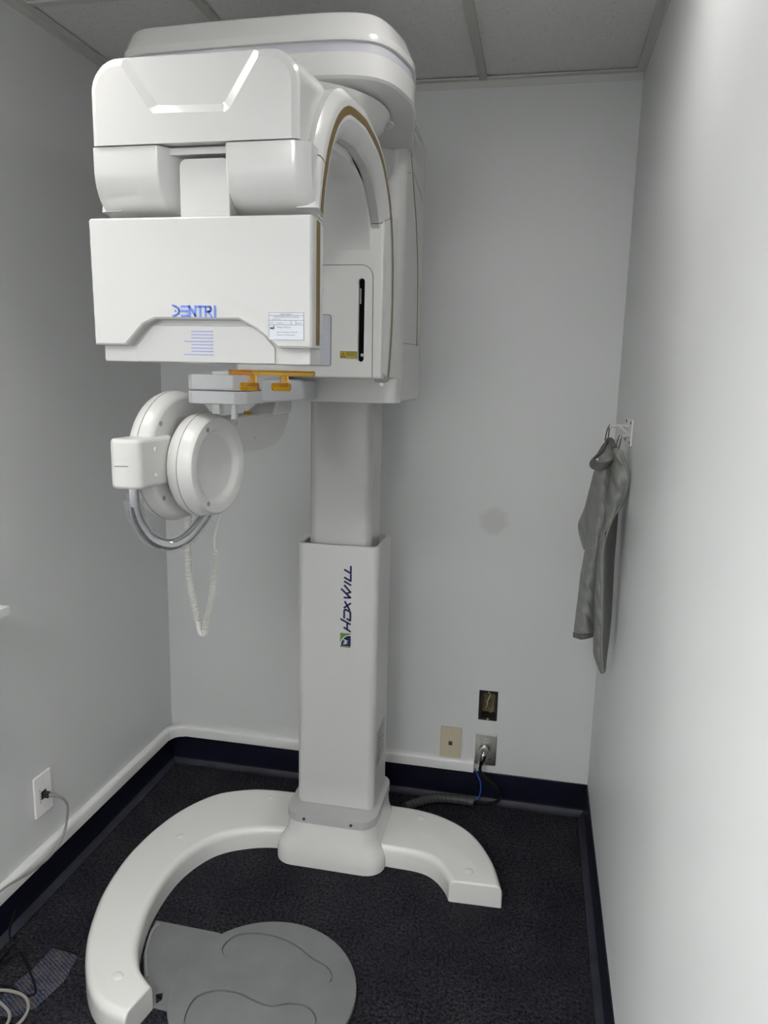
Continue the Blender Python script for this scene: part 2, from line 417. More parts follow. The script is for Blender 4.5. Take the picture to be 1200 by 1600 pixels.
# --- base
outer = spline([(.492, -1.194), (.42, -1.178), (.358, -1.131), (.295, -1.048), (.243, -.945), (.199, -.797), (.187, -.617), (.221, -.431), (.297, -.293), (.391, -.231), (.479, -.207), (.60, -.20), (.767, -.20), (.934, -.20), (1.04, -.207), (1.13, -.235), (1.22, -.30), (1.29, -.42), (1.327, -.548)], 4)
inner = spline([(1.170, -.555), (1.158, -.525), (1.12, -.475), (1.065, -.447), (.95, -.442), (.767, -.436), (.60, -.432), (.487, -.466), (.405, -.531), (.358, -.656), (.36, -.815), (.398, -.956), (.441, -1.036), (.471, -1.067), (.51, -1.094)], 4)
def resample(p, n):
    P_ = [Vector(q) for q in p]; L_ = [0]
    for a, c in zip(P_, P_[1:]): L_.append(L_[-1]+(c-a).length)
    out = []
    for k in range(n):
        t = L_[-1]*k/(n-1); i = max(j for j in range(len(L_)-1) if L_[j] <= t+1e-9)
        out.append(P_[i].lerp(P_[i+1], (t-L_[i])/(L_[i+1]-L_[i])))
    return out
b = NB(); secs = []
NS = 90
oo_ = resample(outer, NS); ii_ = resample(inner[::-1], NS)
prof_ = [(0, 0), (0, .046), (.002, .056), (.006, .063), (.012, .068), (.020, .070)]
for k, (p, q) in enumerate(zip(oo_, ii_)):
    d = (q-p); wd = d.length; d.normalize()
    secs.append([(p.x+d.x*a, p.y+d.y*a, z) for a, z in prof_]+[(q.x-d.x*a, q.y-d.y*a, z) for a, z in prof_[::-1]])
loft(b, secs)
bevel(b, .006, 3, 60, lambda e: max(v.co.z for v in e.verts) > .04)
base = obj('base', b, BASEW, root, 50)
base['label'] = 'white painted C-shaped floor base'
for (x, y) in ((.505, -.27), (.306, -.545), (.416, -1.095), (1.04, -.265), (1.222, -.50)):
    b = NB(); lathe(b, [(.0135, .068), (.0135, .0715), (.011, .0735), (.004, .0742)], (x, y, 0), 'z', 20); obj('bolt_cap', b, BASEW, base)
# block
b = NB(); secs = []
for z, x0, x1, y0, y1, r in ((0, .600, .955, -.503, -.185, .06), (.03, .600, .955, -.503, -.185, .06), (.055, .607, .948, -.499, -.187, .06), (.075, .622, .934, -.494, -.19, .06), (.10, .632, .926, -.489, -.19, .06), (.143, .636, .922, -.484, -.19, .06)):
    secs.append([(x, y, z) for x, y in rrect(x0, x1, y0, y1, r, 6)])
loft(b, secs); obj('base_block', b, BASEW, root, 50)
b = NB(); prism(b, rrect(.632, .926, -.488, -.192, .055, 7), 'z', .143, .172); bevel(b, .002, 2)
fl = obj('collar', b, FLANGE, root)
for x in (.70, .852):
    b = NB(); lathe(b, [(.005, -.4895), (.005, -.4865)], (x, 0, .157), 'y', 12); obj('screw', b, SEAM, fl)
# sleeve
b = NB(); prism(b, rrect(.655, .907, -.42, -.213, .022, 6), 'z', .172, 1.03); 
cu_ = NB(); prism(cu_, rrect(.668, .894, -.407, -.224, .02, 6), 'z', .9, 1.1)
b = boolean(b, [cu_]); bevel(b, .003, 2, 60)
slv = obj('column_sleeve', b, WHITE2, root)
b = NB(); prism(b, rrect(.682, .876, -.400, -.232, .03, 7), 'z', .86, 1.50); post = obj('column_post', b, WHITE, root)
# sleeve lettering (reads upwards)
SU = .000191; ys = -.42
org = (.8255, ys, .7165)
Uv, Vv, Nv = (0, 0, SU), (-SU, 0, 0), (0, -1, 0)
b = NB()
strokes(b, [[(245, 8), (303, 110)], [(365, 8), (440, 165)], [(285, 58), (395, 58)],
            [(462, 110), (585, 110), (604, 92), (575, 18), (556, 8), (425, 8), (452, 62)],
            [(632, 112), (712, 8)], [(602, 22), (735, 100)],
            [(800, 112), (806, 10), (938, 160)], [(868, 84), (896, 10), (1003, 112)],
            [(1012, 8), (1066, 112)], [(1130, 112), (1078, 10), (1182, 10)], [(1256, 112), (1205, 10), (1318, 10)]], 30, org, Uv, Vv, Nv)
obj('lettering', b, NAVY, slv)
b = NB(); strokes(b, [[(20, 87), (160, 87)]], 170, org, Uv, Vv, Nv, .0004); obj('logo_square', b, GREEN, slv)
def planar(name, pts, m, parent, org, U, V, N, d0=-.0002, d1=.0006):
    b = NB(); org, U, V, N = Vector(org), Vector(U), Vector(V), Vector(N)
    loft(b, [[tuple(org+U*p[0]+V*p[1]+N*h) for p in pts] for h in (d0, d1)])
    return obj(name, b, m, parent)
arc = [(182*math.cos(R(a)), 165*math.sin(R(a))) for a in range(0, 91, 10)]
planar('logo_arc', [(-2, -2), (188, -2)]+[(188*math.cos(R(a)), 172*math.sin(R(a))) for a in range(0, 91, 10)]+[(-2, 172)], WHITEP, slv, org, Uv, Vv, Nv, 0, .0008)
planar('logo_arc', [(-2, -2), (174, -2)]+[(174*math.cos(R(a)), 158*math.sin(R(a))) for a in range(0, 91, 10)]+[(-2, 158)], NAVY, slv, org, Uv, Vv, Nv, 0, .0012)
b = NB(); strokes(b, [[(30, 112), (45, 45), (62, 100), (80, 45), (100, 112)]], 17, org, Uv, Vv, Nv, .0016); obj('logo_letter', b, WHITEP, slv)
planar('rating_label', rrect(-.385, -.262, .30, .425, .004, 2), mat('sleeve label', (.42, .43, .45), .3), slv, (.907, 0, 0), (0, 1, 0), (0, 0, 1), (1, 0, 0))
b = NB(); strokes(b, [[(-.375, .41-.012*i), (-.29-.02*(i % 3), .41-.012*i)] for i in range(9)], .003, (.907, 0, 0), (0, 1, 0), (0, 0, 1), (1, 0, 0), .0009); obj('label_print', b, INK, slv)

# --- carriage on the column head
b = NB(); prism(b, rrect(.600, .985, -.575, -.205, (.03, .045, .05, .03), 7), 'z', 1.463, 2.185); bevel(b, .010, 3, 60)
car = obj('carriage', b, WHITE, root)
b = NB(); prism(b, rrect(.604, .982, -.61, -.50, .03, 6), 'z', 1.4625, 1.528); bevel(b, .004, 2, 60); obj('bottom_shelf', b, WHITE2, car)
gp = spline([(-.545, 2.16), (-.49, 2.10), (-.43, 2.02), (-.375, 1.94), (-.335, 1.84), (-.318, 1.74), (-.312, 1.62)], 4)
b = NB(); left = gp; right = [(y+.006, z) for y, z in gp]
for (p, q, s, t) in zip(gp, gp[1:], right, right[1:]):
    loft(b, [[(.9848, p[0], p[1]), (.9848, q[0], q[1]), (.9848, t[0], t[1]), (.9848, s[0], s[1])], [(.9862, p[0], p[1]), (.9862, q[0], q[1]), (.9862, t[0], t[1]), (.9862, s[0], s[1])]])
obj('gold_trim', b, GOLD, car)
def seam_line(pts, w, N, parent, m=SEAM, name='seam'):
    """thin dark joint along 3-D points lying on a face with normal N"""
    N = Vector(N); b = NB()
    for p, q in zip(pts, pts[1:]):
        p, q = Vector(p), Vector(q); s = N.cross((q-p).normalized())*w/2
        loft(b, [[tuple(v+N*h) for v in (p-s, q-s, q+s, p+s)] for h in (-.0006, .0004)])
    return obj(name, b, m, parent)
seam_line([(.985, -.525, 1.62), (.985, -.26, 1.625)], .0016, (1, 0, 0), car)
seam_line([(.985, -.53, 2.045), (.985, -.44, 2.065), (.985, -.27, 2.03)], .0016, (1, 0, 0), car)
for x in (.73, .945):
    b = NB(); lathe(b, [(.005, -.6112), (.005, -.6095)], (x, 0, 1.512), 'y', 12); sc = obj('screw', b, STEEL, car)

# --- overhead arm
plan = spline([(.46, -.20), (.44, -.45), (.432, -.75), (.436, -.91), (.475, -.985), (.60, -1.0), (.85, -1.006), (.965, -.995), (1.018, -.955), (1.043, -.87), (1.046, -.80), (1.02, -.65), (.992, -.48), (.985, -.34), (.975, -.22), (.93, -.185), (.72, -.18), (.52, -.18)], 4, True)
def armsec(L):
    b = NB(); loft(b, [[(x, y, z) for x, y in (offset(plan, d) if d else plan)] for d, z in L]); return b
arm = obj('overhead_arm', armsec([(.004, 2.169), (0, 2.171), (0, 2.183), (.003, 2.188), (.018, 2.222), (.024, 2.228), (.034, 2.230)]), WHITE, root, 32)
obj('grey_band', armsec([(.006, 2.150), (.005, 2.151), (.005, 2.1705), (.006, 2.171)]), BAND, arm)
obj('lower_shell', armsec([(.12, 2.080), (.06, 2.086), (.016, 2.098), (.004, 2.103), (0, 2.108), (0, 2.149), (.002, 2.151)]), WHITE, arm, 25)
b = NB(); lathe(b, [(.215, 2.085), (.20, 2.06), (.18, 2.045), (.17, 2.038)], (.785, -.86, 0), 'z', 48); obj('hub', b, WHITE, arm)
b = NB(); lathe(b, [(.045, 2.0785), (.044, 2.0765), (.030, 2.0765), (.029, 2.0785)], (.955, -.80, 0), 'z', 32); obj('hub_ring', b, FLANGE, arm)
b = NB(); prism(b, rrect(.63, .955, -.62, -.50, .05, 6), 'z', 2.02, 2.10); bevel(b, .02, 3, 60); obj('neck_fairing', b, WHITE, arm)

# --- gantry arch
Y0 = -1.0
half = [(.281, 1.527), (.293, 1.561), (.306, 1.62), (.312, 1.69), (.309, 1.773), (.294, 1.850), (.262, 1.918), (.205, 1.974), (.125, 2.011), (0, 2.026)]
rightc = spline([(Y0+d, z) for d, z in half], 4)
lh = [(-.308, 1.797), (-.303, 1.818), (-.288, 1.860), (-.258, 1.915), (-.203, 1.972), (-.125, 2.010), (0, 2.026)]
leftc = spline([(Y0+d, z) for d, z in lh], 4)
curve = rightc+leftc[::-1][1:]           # back bottom -> crown -> front bottom (y decreasing)
def off_open(c, d):
    out = []
    for i, p in enumerate(c):
        a = Vector(c[max(i-1, 0)]); e = Vector(c[min(i+1, len(c)-1)]); t = (e-a).normalized()
        out.append((p[0]+t.y*d, p[1]-t.x*d))
    return out     # d>0 = outwards
def band_poly(do, di): 
    return off_open(curve, do)+off_open(curve, di)[::-1]
XL, XR = .603, .985
gantry = None
b = NB(); prism(b, band_poly(-.004, -.050), 'x', .622, .966)
gantry = obj('gantry_arch', b, WHITE, root, 35)
for (x0, x1) in ((XL, .640), (.948, XR)):
    o_ = [tuple(Vector(c)+(Vector(a)-Vector(c))*(min(1, max(.05, (c[1]-1.79)/.07)) if c[0] < Y0 else 1)) for a, c in zip(off_open(curve, .028), off_open(curve, .008))]; i_ = off_open(curve, -.022); c_ = off_open(curve, .008); 
    s0, s1 = (x0, x1)
    face = XR if x1 == XR else XL; sgn = 1 if x1 == XR else -1
    back_ = x0 if sgn == 1 else x1
    b = NB()
    # outer bevelled rim: lofted cross-section along the arch
    secs = []
    for k in range(len(curve)):
        oo, cc, ii = Vector(o_[k]), Vector(c_[k]), Vector(i_[k])
        lip = Vector(off_open(curve, -.052)[k])
        pr = [(back_, lip), (face-sgn*.020, lip), (face-sgn*.012, Vector(off_open(curve, -.046)[k])), (face-sgn*.0015, ii), (face, ii+(cc-ii)*.12), (face, cc), (face-sgn*.003, cc+(oo-cc)*.45), (face-sgn*.014, oo), (back_, oo)]
        secs.append([(x, v.x, v.y) for x, v in pr])
    rsecs = secs; loft(b, secs)
    rim = obj('arch_rim', b, WHITE, root, 32)
    # gold line
    b = NB()
    go, gi = off_open(curve, 0), off_open(curve, -.014)
    secs = [[(face-sgn*.001, *go[k]), (face+sgn*.0008, *go[k]), (face+sgn*.0008, *gi[k]), (face-sgn*.001, *gi[k])] for k in range(len(curve))]
    loft(b, secs); obj('gold_trim', b, GOLD, rim)
    if sgn == 1:
        def ring_seam(k, th):
            cen = sum((Vector(p) for p in rsecs[k]), Vector())/len(rsecs[k]); t_ = (Vector(rsecs[k+1][0])-Vector(rsecs[k][0])).normalized()*th/2
            b = NB(); loft(b, [[tuple(cen+(Vector(p)-cen)*1.012+sg*t_) for p in rsecs[k]] for sg in (-1, 1)]); obj('seam', b, SEAM, rim)
        ring_seam(min(range(len(curve)), key=lambda k: abs(curve[k][1]-1.878)+(9 if curve[k][0] > Y0 else 0)), .0022)
        ring_seam(min(range(len(curve)-1), key=lambda k: abs(curve[k][1]-1.905)+(9 if curve[k][0] < Y0 else 0)), .0014)
# inner lining of the arch
b = NB(); prism(b, off_open(curve[16:], -.048)+off_open(curve[16:], -.068)[::-1], 'x', .645, .945)
obj('arch_lining', b, WHITE2, gantry, 35)

# --- upper cover over the arch
b = NB(); secs = []
for y, zt, x0, x1, r, sh in ((-1.352, 2.010, .622, .951, .040, 1), (-1.349, 2.019, .614, .959, .046, 1), (-1.343, 2.024, .611, .962, .048, 1), (-1.30, 2.031, .611, .962, .048, 1), (-1.20, 2.044, .613, .960, .05, 1), (-1.10, 2.053, .617, .956, .05, 1), (-1.0, 2.056, .622, .951, .05, 1), (-.88, 2.050, .63, .943, .05, 1), (-.80, 2.03, .64, .933, .05, 1)):
    secs.append([(x, y, z) for x, z in rrect(x0, x1, 1.893, zt, (.002, .002, r, r), 8)])
loft(b, secs)
# hollow it over the arch opening
cu_ = NB(); prism(cu_, off_open(curve, -.03)+[], 'x', .5, 1.1)
# recessed trapezoid with sloping shoulders
tr_o = [(.640, 2.052), (.712, 1.945), (.722, 1.938), (.842, 1.935), (.851, 1.939), (.926, 2.052)]
tr_i = [(.656, 2.052), (.725, 1.954), (.731, 1.951), (.835, 1.949), (.840, 1.952), (.910, 2.052)]
cu2 = NB(); loft(cu2, [[(x, -1.356, z) for x, z in tr_o], [(x, -1.3522, z) for x, z in tr_o], [(x, -1.3452, z) for x, z in tr_i]])
b = boolean(b, [cu_, cu2])
obj('upper_cover', b, WHITE, root, 17)
# --- pods either side of the detector neck
pod = spline([(-1.350, 1.862), (-1.348, 1.842), (-1.338, 1.818), (-1.318, 1.800), (-1.288, 1.789)], 4)
pp = [(-1.27, 1.8912), (-1.350, 1.8912)]+pod+[(-1.27, 1.788)]
def podsec(x, k): return [(x, -1.27+(y+1.27)*k, z) for y, z in pp]
for L_ in (((.611, .97), (.613, 1), (.722, 1), (.727, .98), (.745, .72), (.760, .45), (.764, .2)), ((.838, .3), (.841, .96), (.845, 1), (.950, 1), (.966, .94), (.978, .80))):
    b = NB(); loft(b, [podsec(*q) for q in L_]); obj('pod', b, WHITE, root, 35)
b = NB(); box(b, .73, .846, -1.334, -1.27, 1.880, 1.8905); obj('pod_bridge', b, WHITE, root, 35)
b = NB(); prism(b, rrect(.757, .843, 1.60, 1.873, (.002, .002, .012, .012), 5), 'y', -1.338, -1.285); bevel(b, .006, 3, 60)
obj('detector_neck', b, WHITE, root)

# --- detector housing
ntc = [(.667, 1.577), (.700, 1.611), (.721, 1.620), (.867, 1.620), (.896, 1.606), (.932, 1.577)]
px_ = rrect(.607, .990, 1.577, 1.780, .006, 3)
plate = [(.609, 1.577)]+ntc+[(.988, 1.577), (.990, 1.579), (.990, 1.776), (.986, 1.780), (.611, 1.780), (.607, 1.776)]
b = NB()
def ps(y, d, bow=0):
    s = []
    for (x, z) in offset(plate, d):
        s.append((x, y-bow*max(0, 1-((z-1.69)/.12)**2)*.004, z))
    return s
loft(b, [ps(-1.318, 0), ps(-1.360, 0), ps(-1.365, .0015), ps(-1.367, .004)])
cu_ = NB(); co = offset(plate, 0)
def nsec(y, dz, dx): return [(x, y, z) for x, z in [(.655-dx, 1.56), (.666-dx, 1.5765)]+[(x_+(-dx if x_ < .8 else dx), z_+dz) for x_, z_ in ntc[1:-1]]+[(.933+dx, 1.5765), (.944+dx, 1.56)]]
loft(cu_, [nsec(-1.376, .008, .006), nsec(-1.350, -.0155, -.010), nsec(-1.29, -.0155, -.010)])
b = boolean(b, [cu_])
det = obj('detector_housing', b, WHITE, root, 30)
b = NB(); prism(b, rrect(.614, .981, 1.551, 1.640, .003, 2), 'y', -1.346, -1.285); bevel(b, .003, 2, 60); obj('detector_tray', b, WHITE, det)
b = NB(); prism(b, rrect(.612, .984, 1.60, 1.777, .004, 2), 'y', -1.33, -1.283); bevel(b, .004, 2, 60); obj('back_shell', b, WHITE, det)
b = NB(); prism(b, [(.676, 1.552), (.676, 1.578), (.708, 1.612), (.89, 1.612), (.922, 1.578), (.922, 1.552)], 'y', -1.3495, -1.34); bevel(b, .002, 2, 60); tray = obj('tray_front', b, WHITE, det)
# gold stripe on the right edge
b = NB(); box(b, .9895, .9912, -1.345, -1.328, 1.583, 1.774); obj('gold_trim', b, GOLD, det)
# wordmark
U1 = .0003373   # metres per crop pixel
org = (.752, -1.3672, 1.6245)
def wm(lines): return [[((x-432)*U1, (117-y)*U1) for x, y in l] for l in lines]
b = NB(); strokes(b, wm([[(436, 64), (452, 69), (466, 78), (471, 90), (466, 103), (452, 111), (436, 114)],
    [(482, 69), (513, 69)], [(482, 91), (513, 91)], [(482, 113), (513, 113)],
    [(523, 116), (523, 67), (553, 113), (553, 66)], [(562, 69), (596, 69)], [(579, 69), (579, 117)],
    [(606, 117), (606, 69), (628, 69), (634, 76), (634, 86), (628, 92), (608, 92)], [(620, 92), (637, 117)], [(654, 66), (654, 117)]]), .0032, org, (1, 0, 0), (0, 0, 1), (0, -1, 0), .0008)
dot = NB(); lathe(b, [(.0014, -.0006), (.0014, .0004)], (.752+17*U1, -1.3676, 1.6245+26*U1), 'y', 10)
obj('wordmark', b, BLUE, det); dot.free()
# scale marks
for i in range(8):
    z = 1.6025-.0054*i
    x0 = .763 if i in (3, 7) else .7765
    b = NB(); box(b, x0, .815, -1.3502, -1.3492, z-.0005, z+.0005); obj('scale_mark', b, BLUE, det)
# maker's label
lx0, lx1, lz0, lz1 = .9175, .9775, 1.589, 1.633
planar('label', rrect(lx0, lx1, lz0, lz1, .002, 3), LABEL, det, (0, -1.3672, 0), (1, 0, 0), (0, 0, 1), (0, -1, 0), -.0006, .0003)
b = NB(); yl = -1.3676
def hl(x0, z0, x1, z1): strokes(b, [[(x0, z0), (x1, z1)]], .0005, (0, -1.3674, 0), (1, 0, 0), (0, 0, 1), (0, -1, 0), .0004)
m_ = .001
hl(lx0+m_, lz1-m_, lx1-m_, lz1-m_); hl(lx0+m_, lz0+m_, lx1-m_, lz0+m_); hl(lx0+m_, lz0+m_, lx0+m_, lz1-m_); hl(lx1-m_, lz0+m_, lx1-m_, lz1-m_)
hl(lx0+m_, lz1-.0052, lx1-m_, lz1-.0052); hl(lx0+m_, lz1-.0128, lx1-m_, lz1-.0128); hl(lx0+m_, lz1-.0198, lx1-m_, lz1-.0198)
hl(lx0+.0385, lz1-.0135, lx0+.0385, lz1-.019); hl(lx0+.046, lz1-.0135, lx0+.046, lz1-.019)
obj('label_rules', b, INK, det)
b = NB(); tu, tv = (1, 0, 0), (0, 0, 1)
for s, sz, x, z, al in (('Image receptor', .0032, .030, .0043, 'CENTER'), ('Model Name(Le Nom du modele)', .0030, .030, .0085, 'CENTER'), ('Xineos-1313', .0024, .007, .0120, 'LEFT'),
        ('S/N', .0030, .004, .0175, 'LEFT'), ('21101419', .0026, .014, .0180, 'LEFT'), ('2020-08', .0026, .047, .0180, 'LEFT'),
        ('Teledyne DALSA bv', .0029, .014, .0245, 'LEFT'), ('High Tech Campus 27 5656 AE', .0027, .014, .0320, 'LEFT'), ('Eindhoven The Netherlands', .0027, .014, .0362, 'LEFT')):
    text_bm(b, s, sz, (lx0+x, -1.3678, lz1-z), tu, tv, al)
obj('label_print', b, INK, det, recalc=False)
fx, fz = lx0+.003, lz1-.0265
planar('maker_symbol', [(fx, fz), (fx+.007, fz), (fx+.007, fz+.0055), (fx+.0055, fz+.0055), (fx+.0055, fz+.0022), (fx+.0042, fz+.0035), (fx+.0038, fz+.0022), (fx+.0022, fz+.0035), (fx+.0018, fz+.0022), (fx, fz+.0035)], INK, det, (0, -1.3674, 0), (1, 0, 0), (0, 0, 1), (0, -1, 0), 0, .0004)

# --- source housing (inner face of the back limb)
YSF = -.768
b = NB(); prism(b, rrect(.612, .976, 1.527, 1.955, (.006, .006, .05, .05), 6), 'y', YSF, -.60); bevel(b, .012, 3, 60, lambda e: all(v.co.y < -.7 for v in e.verts))
cu_ = NB(); prism(cu_, rrect(.9185, .9335, 1.566, 1.757, .0072, 6), 'y', -.80, -.7555)
b = boolean(b, [cu_])
srch = obj('source_housing', b, WHITE2, root, 35)
b = NB(); prism(b, rrect(.9187, .9333, 1.5662, 1.7568, .0070, 6), 'y', -.758, -.7545); obj('slot_liner', b, PITCH, srch)
b = NB(); lathe(b, [(.004, -.7605), (.0035, -.7575)], (.928, 0, 1.582), 'y', 14); obj('slot_screw', b, STEEL, srch)
b = NB(); prism(b, rrect(.920, .9235, 1.70, 1.735, .001, 2), 'y', -.761, -.757); obj('slot_clip', b, GREYP, srch)
sm = [(x, YSF, z) for x, z in [(.62, 1.787)]+[(.925+.028*math.sin(R(a)), 1.759+.028*math.cos(R(a))) for a in range(0, 91, 15)]+[(.955, 1.53)]]
seam_line(sm, .0013, (0, -1, 0), srch)
seam_line([(.63, YSF, 1.922), (.965, YSF, 1.922)], .0013, (0, -1, 0), srch)
b = NB(); prism(b, rrect(.74, .853, 1.555, 1.674, .006, 4), 'y', YSF-.0012, YSF+.001); obj('window', b, WINDOW, srch)
loop = [(x, YSF-.0012, z) for x, z in rrect(.74, .853, 1.555, 1.674, .006, 4)]; seam_line(loop+loop[:1], .0012, (0, -1, 0), srch)
b = NB(); prism(b, rrect(.876, .918, 1.574, 1.590, .001, 2), 'y', YSF-.0010, YSF+.001); obj('warning_label', b, YELLOW, srch)
b = NB(); og = (0, YSF-.0010, 0); a3 = ((1, 0, 0), (0, 0, 1), (0, -1, 0))
strokes(b, [[(.879, 1.577), (.884, 1.586), (.889, 1.577), (.879, 1.577)], [(.884, 1.582), (.884, 1.579)]], .0011, og, *a3)
strokes(b, [[(.891, 1.586-.0032*i), (.9145-.002*(i == 1), 1.586-.0032*i)] for i in range(3)], .0013, og, *a3)
lp = [(.8768, 1.5748), (.9172, 1.5748), (.9172, 1.5892), (.8768, 1.5892), (.8768, 1.5748)]
strokes(b, [lp], .001, og, *a3)
obj('label_print', b, INK, srch)
# sloping ceiling panel inside the arch
b = NB(); prism(b, [(-.77, 1.925), (-.785, 1.935), (-.95, 1.968), (-.95, 1.99), (-.76, 1.975)], 'x', .645, .945); ip = obj('inner_panel', b, WHITE2, gantry)

# --- chin rest
CHINM = mat('pale blue-grey plastic', (.50, .51, .53), .3)
cx0, cx1, cy0, cy1 = .604, .738, -1.035, -.70
plan2 = [(cx0, cy1), (cx0, cy0+.02), (cx0+.018, cy0), (cx1-.022, cy0), (cx1, cy0+.022), (cx1, cy1)]
b = NB(); prism(b, plan2, 'z', 1.497, 1.530); bevel(b, .004, 2, 40); chin = obj('chin_rest', b, CHINM, root)
b = NB(); prism(b, plan2, 'z', 1.468, 1.496); bevel(b, .003, 2, 40); obj('lower_case', b, CHINM, chin)
b = NB(); prism(b, rrect(.66, .73, -1.02, -.90, .006, 3), 'z', 1.528, 1.537); bevel(b, .002, 2, 40); obj('top_plate', b, CHINM, chin)
b = NB(); lathe(b, [(.012, .600), (.016, .606), (.016, .616)], (0, -.95, 1.495), 'x', 24); obj('side_knob', b, GREYP, chin)
b = NB(); prism(b, [(.735, -.93), (.775, -.86), (.785, -.66), (.735, -.66)], 'z', 1.470, 1.520); bevel(b, .006, 3, 40); obj('rear_case', b, CHINM, chin)
b = NB(); prism(b, rrect(.645, .665, -.99, -.97, .003, 2), 'z', 1.445, 1.470); obj('pin', b, WHITE2, chin)
b = NB(); prism(b, rrect(.690, .702, -.99, -.975, .003, 2), 'z', 1.435, 1.470); obj('pin', b, WHITE2, chin)
ya = -1.075
b = NB(); box(b, .728, .906, ya-.006, ya+.006, 1.531, 1.5415); bevel(b, .002, 2, 40); obj('amber_bar', b, AMBER, chin)
b = NB(); box(b, .716, .77, ya+.014, ya+.028, 1.530, 1.5415); bevel(b, .002, 2, 40); obj('amber_bar', b, AMBER, chin)
for x, zz in ((.7745, 1.508), (.8425, 1.509)):
    b = NB(); box(b, x-.0075, x+.0075, ya-.006, ya+.006, zz, 1.5315); bevel(b, .0015, 2, 40); obj('amber_post', b, AMBER, chin)
    b = NB(); lathe(b, [(.0075, x-.025), (.0085, x-.022), (.0085, x+.010), (.0075, x+.012)], (0, ya, zz), 'x', 16); obj('amber_roller', b, AMBER, chin)

# --- support discs (axis along x)
def turn(bm, yc, xc=.63, a=-9):
    bmesh.ops.rotate(bm, verts=bm.verts, cent=(xc, yc, 0), matrix=Matrix.Rotation(R(a), 3, 'Z'))
def disc(x0, x1, yc, zc, r, dish, name='support_disc'):
    b = NB(); w = x1-x0
    lathe(b, [(r*.90, x0), (r*.965, x0+w*.12), (r, x0+w*.35), (r, x0+w*.52), (r*.995, x0+w*.58), (r*.95, x0+w*.88), (r*.90, x1-.001), (r*.86, x1)]+([(r*.73, x1), (r*.68, x1-.004), (r*.62, x1-.010), (r*.56, x1-.012)] if dish else [(r*.3, x1)]), (0, yc, zc), 'x', 72)
    turn(b, yc)
    o = obj(name, b, WHITE2, root, 35)
    b = NB(); lathe(b, [(r*1.0012, x0+w*.515), (r*1.0012, x0+w*.515+.0012)], (0, yc, zc), 'x', 72); turn(b, yc); obj('seam', b, SEAM, o)
    return o
d1 = disc(.597, .660, -.98, 1.331, .117, True)
d2 = disc(.522, .580, -.985, 1.347, .146, False)
for (o, x, yc, zc, rr_, L) in ((d1, .660, -.98, 1.331, .092, (118, 240)), (d2, .580, -.985, 1.347, .122, (140, 222))):
    for a in L:
        b = NB(); yy, zz = yc+rr_*math.cos(R(a)), zc+rr_*math.sin(R(a))
        lathe(b, [(.0055, x-.006), (.0055, x+.0006), (.0035, x+.0006)], (0, yy, zz), 'x', 14); turn(b, yc); obj('screw_hole', b, GREYP, o)
b = NB(); lathe(b, [(.06, .57), (.06, .60)], (0, -.98, 1.335), 'x', 32); obj('disc_axle', b, BLACK, root)
# bracket with the grip bar
b = NB(); secs = []
prism(b, [(.504, -1.165), (.516, -1.178), (.552, -1.178), (.572, -1.165), (.582, -1.05), (.54, -1.0), (.508, -1.06)], 'z', 1.298, 1.400)
bevel(b, .010, 4, 25); br = obj('bar_bracket', b, WHITE2, root, 35)
seam_line([(.5195, -1.178, 1.345), (.550, -1.178, 1.3465)], .0012, (0, -1, 0), br)
for z in (1.322, 1.375):
    b = NB(); lathe(b, [(.006, .5740), (.006, .5785), (.005, .5795)], (0, -1.115, z), 'x', 16); obj('plug', b, WHITE2, br)
barp = spline([(.534, -1.135, 1.315), (.534, -1.135, 1.262), (.537, -1.125, 1.225), (.555, -1.105, 1.183), (.585, -1.08, 1.166), (.612, -1.05, 1.180), (.630, -1.01, 1.213), (.637, -.985, 1.245)], 5)
b = NB(); tube(b, barp, .0125, 16); bar = obj('grip_bar', b, CHROME, root)
wp = barp[4:-3]
b = NB(); secs = []
for i, p in enumerate(wp): pass
wp = spline(wp, 3)
rad = [.0178+.0016*math.sin(i*.9)+.0012*math.sin(i*2.3)+(.0022 if i < 8 else 0) for i in range(len(wp))]
tube(b, wp, rad, 16, False)
for v in b.verts: v.co += Vector((random.uniform(-1, 1), random.uniform(-1, 1), random.uniform(-1, 1)))*.0008
wrap = obj('film_wrap', b, WRAP, bar, 60); wrap['label'] = 'wrinkled clear plastic film around the bar'
# support arm back to the column head
b = NB()
def armsecs(L):
    return [[(x0, y, z0), (x1, y, z0), (x1, y, z1), (x0, y, z1)] for y, x0, x1, z0, z1 in L]
loft(b, armsecs([(-.93, .595, .632, 1.345, 1.43), (-.85, .60, .640, 1.342, 1.432), (-.72, .61, .662, 1.342, 1.434), (-.66, .615, .676, 1.350, 1.452), (-.62, .62, .684, 1.372, 1.472), (-.585, .62, .686, 1.415, 1.49)]))
bevel(b, .006, 3, 40); sa = obj('support_arm', b, WHITE2, root, 40)
b = NB(); prism(b, [(-.74, 1.43), (-.70, 1.475), (-.60, 1.475), (-.60, 1.43)], 'x', .64, .70); bevel(b, .008, 3, 40); obj('arm_riser', b, WHITE2, sa)
for (y, z) in ((-.84, 1.415), (-.76, 1.375), (-.70, 1.38)):
    b = NB(); lathe(b, [(.004, .62), (.004, .6665+(y+.70)*.155)], (0, y, z), 'x', 12); obj('screw_cap', b, WHITE2, sa)
b = NB(); box(b, .635, .65, -.78, -.765, 1.432, 1.441); obj('amber_peg', b, AMBER, sa)
